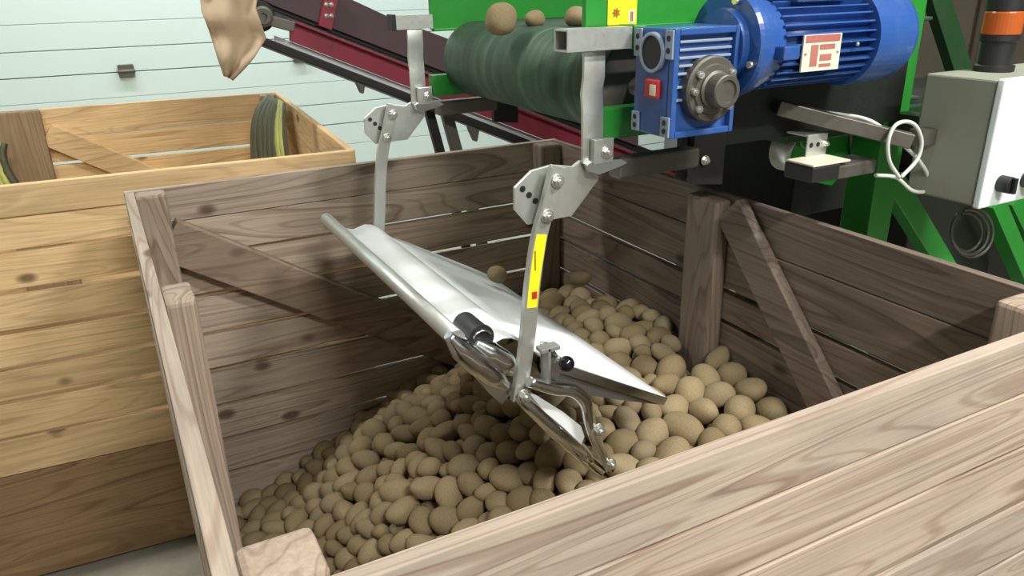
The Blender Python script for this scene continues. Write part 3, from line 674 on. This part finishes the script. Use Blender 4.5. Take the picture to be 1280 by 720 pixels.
# ------------------------------------------------------------------ red elevator conveyor behind
yc = 2.90
rc = thing('elevator_conveyor', (1.6, yc+.2, FZ), 'dark red sloping belt conveyor behind the crates with purple-brown sideboards', 'conveyor')
def q2(px, py, y=yc): p = at(px, py, y=y); return (p[0], p[2])
def slope_poly(x0p, x1p, c0, c1):  # pixels on the parallel line y=25+c+.388(x-365)
    f_ = lambda x, c: 25+c+.388*(x-365)
    return [q2(x0p, f_(x0p, c0)), q2(x1p, f_(x1p, c0)), q2(x1p, f_(x1p, c1)), q2(x0p, f_(x0p, c1))]
MB().prism(slope_poly(363, 905, 0, 27), 'y', yc, yc+.02).prism(slope_poly(363, 905, 0, 3), 'y', yc-.02, yc).build('side_panel', 'red', rc, .002)
MB().prism(slope_poly(345, 905, 27.5, 35), 'y', yc+.02, yc+.03).build('edge_strip', 'white_strip', rc)
MB().prism(slope_poly(322, 900, 35, 46), 'y', yc-.004, yc+.40).build('return_belt', 'black', rc, .004)
MB().prism(slope_poly(322, 900, -12, -3), 'y', yc+.025, yc+.40).build('carrying_belt', 'black', rc, .004)
MB().prism([q2(300, -14), q2(345, 8), q2(515, 74), q2(640, 122), q2(800, 184), q2(800, 148), q2(640, 80), q2(560, 48), q2(485, 20), q2(425, -8), q2(380, -30), q2(300, -30)], 'y', yc+.012, yc+.022).build('sideboard', 'sideboard', rc, .002)
MB().prism([q2(398, 32), q2(414, 38), q2(423, -10), q2(407, -16)], 'y', yc-.012, yc+.010).build('sideboard_stay', 'red', rc, .002)
for px in (404, 410):
    for py in (6, 20): 
        b_ = at(px+4, py, y=yc-.012); hexbolt(rc, b_[0], yc-.0125, b_[2], .006, .005)
h0 = at(323, 20, y=yc)
MB().cyl((h0[0], yc-.02, h0[2]), (h0[0], yc+.42, h0[2]), .052, n=36).cyl((h0[0], yc-.07, h0[2]), (h0[0], yc-.02, h0[2]), .030, n=28).build('head_roller', 'black', rc, .003)
MB().lathe((h0[0], yc-.07, h0[2]), (0, -1, 0), [(0, .034), (.012, .034), (.014, .026), (.02, .024), (.02, .012), (.012, .011)], 30).build('bearing', 'dark_steel', rc)
MB().bar((h0[0]+.02, yc-.035, h0[2]-.012), at(368, 34, y=yc-.035), .02, .035).build('tension_bracket', 'dark_steel', rc, .003)
for (a, c) in ((452, 104), (594, 164)):
    MB().prism([q2(a-10, c-12), q2(a+6, c-4), q2(a+3, c+13), q2(a, c+13), q2(a-6, c)], 'y', yc, yc+.03).build('belt_scraper', 'dark_steel', rc, .002)
for (a, wd, mt) in ((541, 14, 'black'), (562, 18, 'dark_steel')):
    t_ = at(a-6, 135, y=yc+.06); u_ = at(a+9, 190, y=yc+.06); d = np.array(u_)-np.array(t_); d *= (FZ-t_[2])/d[2]
    MB().bar(t_, tuple(np.array(t_)+d), .035, .035*wd/14, (1, 0, 0)).build('leg', mt, rc, .003)
e_ = at(900, 245, y=yc); MB().bar(e_, (e_[0]+.1, yc, FZ), .05, .05, (1, 0, 0)).build('leg', 'dark_steel', rc, .003)

# tan cloth flap hanging at the head of the elevator
cl = []; W_ = 14; H_ = 16
top0, top1 = at(247, -25, y=2.80), at(338, -25, y=2.80)
v_ = []; f_ = []
edgeL = [(247, -25), (252, 15), (262, 40), (272, 70), (281, 95)]; edgeR = [(326, -25), (320, 10), (333, 48), (318, 72), (290, 100)]
for j in range(H_+1):
    t = j/H_*4; i = min(int(t), 3); u = t-i
    l = np.array(edgeL[i])*(1-u)+np.array(edgeL[i+1])*u; r_ = np.array(edgeR[i])*(1-u)+np.array(edgeR[i+1])*u
    for k in range(W_+1):
        s_ = k/W_; p = l*(1-s_)+r_*s_; yy = 2.80+.018*math.sin(s_*9+j*.2)+.012*math.sin(j*.9)
        v_.append(at(p[0], p[1], y=yy))
for j in range(H_):
    for k in range(W_): a = j*(W_+1)+k; f_.append((a, a+1, a+W_+2, a+W_+1))
c_ = MB(); c_._add(v_, f_, True); co = one(c_, 'cloth_flap', 'cloth', 'ragged tan cloth flap hanging at the upper end of the red conveyor', 'cloth')
md = co.modifiers.new('thickness', 'SOLIDIFY'); md.thickness = .004

# ------------------------------------------------------------------ potatoes
ctrl = np.array([(.05, 2.10, -1.44), (.13, 2.12, -1.43), (.31, 2.12, -1.40), (.52, 2.12, -1.30), (.60, 2.12, -1.24), (.74, 2.12, -1.18), (.90, 2.12, -1.15), (1.2, 2.12, -.95),
    (1.23, 1.85, -.90), (1.23, 1.65, -.85), (1.23, 1.44, -.85), (1.23, 1.28, -.85), (1.23, 1.12, -.89), (1.23, .9, -.96), (1.23, .6, -1.05),
    (1.0, 1.6, -.88), (1.0, 1.85, -.93), (1.0, 1.3, -.88), (.98, 1.1, -.93), (.85, 1.4, -.95), (.8, 1.7, -1.0), (.70, 1.95, -1.12), (.8, 1.06, -.985), (.62, 1.15, -1.06), (.62, 1.5, -1.07),
    (.62, 1.8, -1.12), (.45, 1.75, -1.24), (.42, 1.3, -1.20), (.45, 1.0, -1.17), (.25, 1.8, -1.38), (.22, 1.4, -1.36), (.2, 1.0, -1.34), (.06, 1.6, -1.44), (.06, 1.1, -1.42), (.06, .7, -1.42),
    (.3, .65, -1.28), (.6, .65, -1.15), (.9, .65, -1.05)])
def hsurf(x, y):
    d2 = (x[:, None]-ctrl[None, :, 0])**2+(y[:, None]-ctrl[None, :, 1])**2
    w_ = np.exp(-d2/(2*.11**2))+1e-7/(d2+.01)
    return (w_*ctrl[None, :, 2]).sum(1)/w_.sum(1)
RM = .0315
bxr = (ix0, ix1, iy0, iy1)
Ncand = 1750
X_ = rng.uniform(bxr[0]+.03, bxr[1]-.03, Ncand); Y_ = rng.uniform(bxr[2]+.03, bxr[3]-.03, Ncand)
D_ = rng.uniform(0, .16, Ncand); rad = np.clip(rng.normal(RM, .0045, Ncand), .021, .041)
P_ = np.stack([X_, Y_, hsurf(X_, Y_)-rad-D_], 1)
for it in range(90):
    d = P_[:, None, :]-P_[None, :, :]; dist = np.sqrt((d**2).sum(2))+1e-9; np.fill_diagonal(dist, 9)
    mn = (rad[:, None]+rad[None, :])*.97; ov = np.clip(mn-dist, 0, None)
    P_ += np.clip((d/dist[:, :, None]*(ov*.28)[:, :, None]).sum(1), -.02, .02)
    P_[:, 0] = np.clip(P_[:, 0], bxr[0]+rad+.002, bxr[1]-rad-.002); P_[:, 1] = np.clip(P_[:, 1], bxr[2]+rad+.002, bxr[3]-rad-.002)
    hh = hsurf(P_[:, 0], P_[:, 1]); P_[:, 2] = np.minimum(P_[:, 2], hh-rad*.8)
    P_[:, 2] = np.maximum(P_[:, 2], hh-.30)
    if it < 60: P_[:, 2] += .0015
hh = hsurf(P_[:, 0], P_[:, 1]); depth = hh-P_[:, 2]
# keep clear of posts and braces
def clear(p, r):
    x, y, z = p
    for (xa, xb, ya, yb) in ((ix0, ix0+.072, iy0, iy0+.07), (ix0, ix0+.072, iy1-.055, iy1), (ix1-.075, ix1, iy1-.06, iy1), (ix1-.075, ix1, iy0, iy0+.09), (ix0, ix0+.05, 1.30, 1.405), (ix1-.045, ix1, 1.315, 1.425)):
        if xa-r*.9 < x < xb+r*.9 and ya-r*.9 < y < yb+r*.9: return False
    if x > ix1-.035-r*.8 and .9 < y < 1.3:
        zb_ = -.50-(1.30-y)/.60*.635
        if abs(z-zb_) < .09: return False
    if y > iy1-.026-r*.8 and x < .95:
        zb_ = -.600-(x-.085)/.815*.525
        if abs(z-zb_) < .09: return False
    return True
ok = np.array([clear(P_[i], rad[i]) for i in range(Ncand)])
P_ = P_[ok]; rad = rad[ok]; depth = depth[ok]
# what can be seen of each: count unblocked sight lines among the potatoes and past the crate's near wall
cpx = np.array([pix(p) for p in P_])
order = np.argsort(cpx[:, 2])
zb = np.full((360, 640), 1e9); ib = np.full((360, 640), -1)
for i in order:
    u, v, dd = cpx[i]; rp = rad[i]*1.03*F_PX/dd/2; u /= 2; v /= 2
    ua, ub, va, vb = int(max(0, u-rp)), int(min(639, u+rp)), int(max(0, v-rp)), int(min(359, v+rp))
    if ub <= ua or vb <= va: continue
    uu, vv = np.meshgrid(np.arange(ua, ub+1), np.arange(va, vb+1)); mk = (uu-u)**2+(vv-v)**2 < rp*rp
    sub = zb[va:vb+1, ua:ub+1]; dz = dd-rad[i]*np.sqrt(np.clip(1-((uu-u)**2+(vv-v)**2)/rp**2, 0, 1)); mk &= dz < sub
    sub[mk] = dz[mk]; ib[va:vb+1, ua:ub+1][mk] = i
vv, uu = np.mgrid[0:360, 0:640]; uu = uu*2; vv = vv*2
ib[vv > 616.6-.3516*(uu-700)] = -1                          # below the near rim
ib[uu < 241+(vv-380)*.187] = -1                             # behind the left wall and post
cnt = np.bincount(ib[ib >= 0].ravel(), minlength=len(P_))
vis = np.argsort(-cnt)
NI = 290
ind = [i for i in vis[:NI] if cnt[i] > 6]; rest = [i for i in range(len(P_)) if i not in set(ind)]
print('potatoes individual', len(ind), 'visible beyond', (cnt[rest] > 0).sum(), 'rest', len(rest))
def potato_mesh(seed, sub=3):
    rg = np.random.default_rng(seed); bm = bmesh.new(); bmesh.ops.create_icosphere(bm, subdivisions=sub, radius=1)
    ax = np.array([rg.uniform(1.12, 1.58), rg.uniform(.95, 1.06), rg.uniform(.86, .98)]); ph = rg.uniform(0, 6, 6); bend = rg.uniform(-.12, .12); tp = rg.uniform(-.12, .12)
    eyes = rg.normal(size=(6, 3)); eyes /= np.linalg.norm(eyes, axis=1)[:, None]
    for v in bm.verts:
        p = np.array(v.co); f = 1+.035*math.sin(3*p[0]+ph[0])*math.sin(2.5*p[1]+ph[1])+.03*math.sin(4*p[2]+ph[2]+2*p[0])
        for e in eyes:
            f -= .035*math.exp(-((p-e)**2).sum()/.018)
        q = p*f*ax; q[1] *= 1+tp*p[0]; q[2] *= 1+tp*p[0]; q[2] += bend*p[0]**2
        v.co = q*.93
    me = bpy.data.meshes.new('potato'); bm.to_mesh(me); bm.free()
    for f in me.polygons: f.use_smooth = True
    me.materials.append(M['potato']); return me
PM = [potato_mesh(s) for s in range(9)]
def place_potato(p, r, label, group, rot=None, k=None):
    o = bpy.data.objects.new('potato', PM[random.randrange(9) if k is None else k]); COL.objects.link(o)
    o.location = (p[0], p[1], p[2]+FLOOR); o.rotation_euler = rot or (random.uniform(-.6, .6), random.uniform(-.6, .6), random.uniform(0, 6.28)); o.scale = (r, r, r)
    return tag(o, label, 'potato', group)
lab = {}
def nearest(px, py, text):
    best = min((i for i in ind if i not in lab), key=lambda i: (cpx[i][0]-px)**2+(cpx[i][1]-py)**2); lab[best] = text
big = max(ind, key=lambda i: cnt[i]); lab[big] = 'the potato showing largest of the whole heap in the weathered crate'
def extreme(f, text):
    i = max((i for i in ind if i not in lab), key=f); lab[i] = text
extreme(lambda i: -cpx[i][0], 'leftmost potato of the heap, against the left end of the weathered crate')
extreme(lambda i: cpx[i][0], 'rightmost potato of the heap, under the diagonal brace of the far wall')
extreme(lambda i: -cpx[i][1], 'highest potato of the heap in the picture, behind the steel chute')
nearest(835, 512, 'potato right below the sharp right tip of the chute flap')
nearest(708, 478, 'potato just below the black ball knob of the chute')
nearest(788, 575, 'potato beside the lower end of the bent chute lever, at the near rim')
nearest(875, 415, 'potato at the foot of the middle post on the right-hand wall')
nearest(975, 505, 'potato at the lower end of the right diagonal brace, at the near rim')
nearest(560, 478, 'potato where the heap meets the back brace left of the chute')
nearest(470, 520, 'potato where the heap reaches the back wall left of the chute')
nearest(400, 655, 'potato showing just above the cut corner post at the near left')
nearest(640, 640, 'potato at the near rim midway between corner post and chute lever')
nearest(690, 575, 'potato close under the polished rail of the lower chute pan')
szq = np.quantile(rad[ind], [.33, .66])
for i in ind:
    u, v, dd = cpx[i]
    if v > 470 and u < 395: where, gp = 'at the low left end of the heap', 'potatoes at the low left end of the heap'
    elif u < 520: where, gp = 'in the left middle of the heap', 'potatoes in the left middle of the heap'
    elif u < 640+(v-480)*1.15: where, gp = 'in the heap left of the steel chute', 'potatoes left of the steel chute'
    elif v < 440: where, gp = 'atop the heap behind the chute', 'potatoes at the top of the heap behind the chute'
    else: where, gp = 'in the heap right of the steel chute', 'potatoes right of the steel chute'
    if P_[i][1] > iy1-.08: where += ' against the back wall'
    elif P_[i][0] > ix1-.07: where += ' against the right wall'
    elif 616.6-.3516*(u-700)-v < 22: where += ' at the near rim'
    size = 'small' if rad[i] < szq[0] else 'middling' if rad[i] < szq[1] else 'large'
    if i in lab: place_potato(P_[i], rad[i], lab[i], None)
    else: place_potato(P_[i], rad[i], size+' tan potato '+where, size+' '+gp+(' by '+where.split(' the ')[-1] if ('against' in where or 'near rim' in where) else ''))
# the rest, one object
vsr = []; fsr = []; mlow = [potato_mesh(s+20, 2) for s in range(4)]
base_v = [np.array([v.co[:] for v in m_.vertices]) for m_ in mlow]; base_f = [[list(f.vertices) for f in m_.polygons] for m_ in mlow]
hb_ = MB()
for i in rest:
    k = i % 4; R = np.array(Matrix.Rotation(random.uniform(0, 6.28), 3, 'Z') @ Matrix.Rotation(random.uniform(-.6, .6), 3, 'X'))
    hb_._add((base_v[k]*rad[i])@R.T+P_[i], base_f[k], True)
ho = hb_.build('potato_heap', 'potato', None, kind='stuff'); tag(ho, 'tan potatoes lying deeper in the heap inside the weathered crate', 'potatoes')
for m_ in mlow: bpy.data.meshes.remove(m_)
# potatoes on the belt and falling
place_potato(at(626, 24, y=1.55), .037, 'large pale potato tipping over the end of the green belt', None, (0.2, -.3, .9), 2)
place_potato(at(668, 24, y=1.60), .022, 'small pale potato riding in the middle of the green belt', None, (0, 0, .6), 4)
place_potato(at(722, 21, y=1.50), .027, 'pale potato on the green belt beside the near side plate', None, (0, 0, 1.6), 1)
place_potato(at(622, 343, y=1.70), .026, 'potato in mid-air just behind the upper edge of the steel chute', None, (.3, .4, .2), 3)
place_potato(at(725, 348, y=1.75), .026, 'potato in mid-air above the heap in front of the far crate wall', None, (.2, .2, 2.2), 5)
for o in bpy.data.objects:
    for k in ('_base', '_local'):
        if k in o: del o[k]
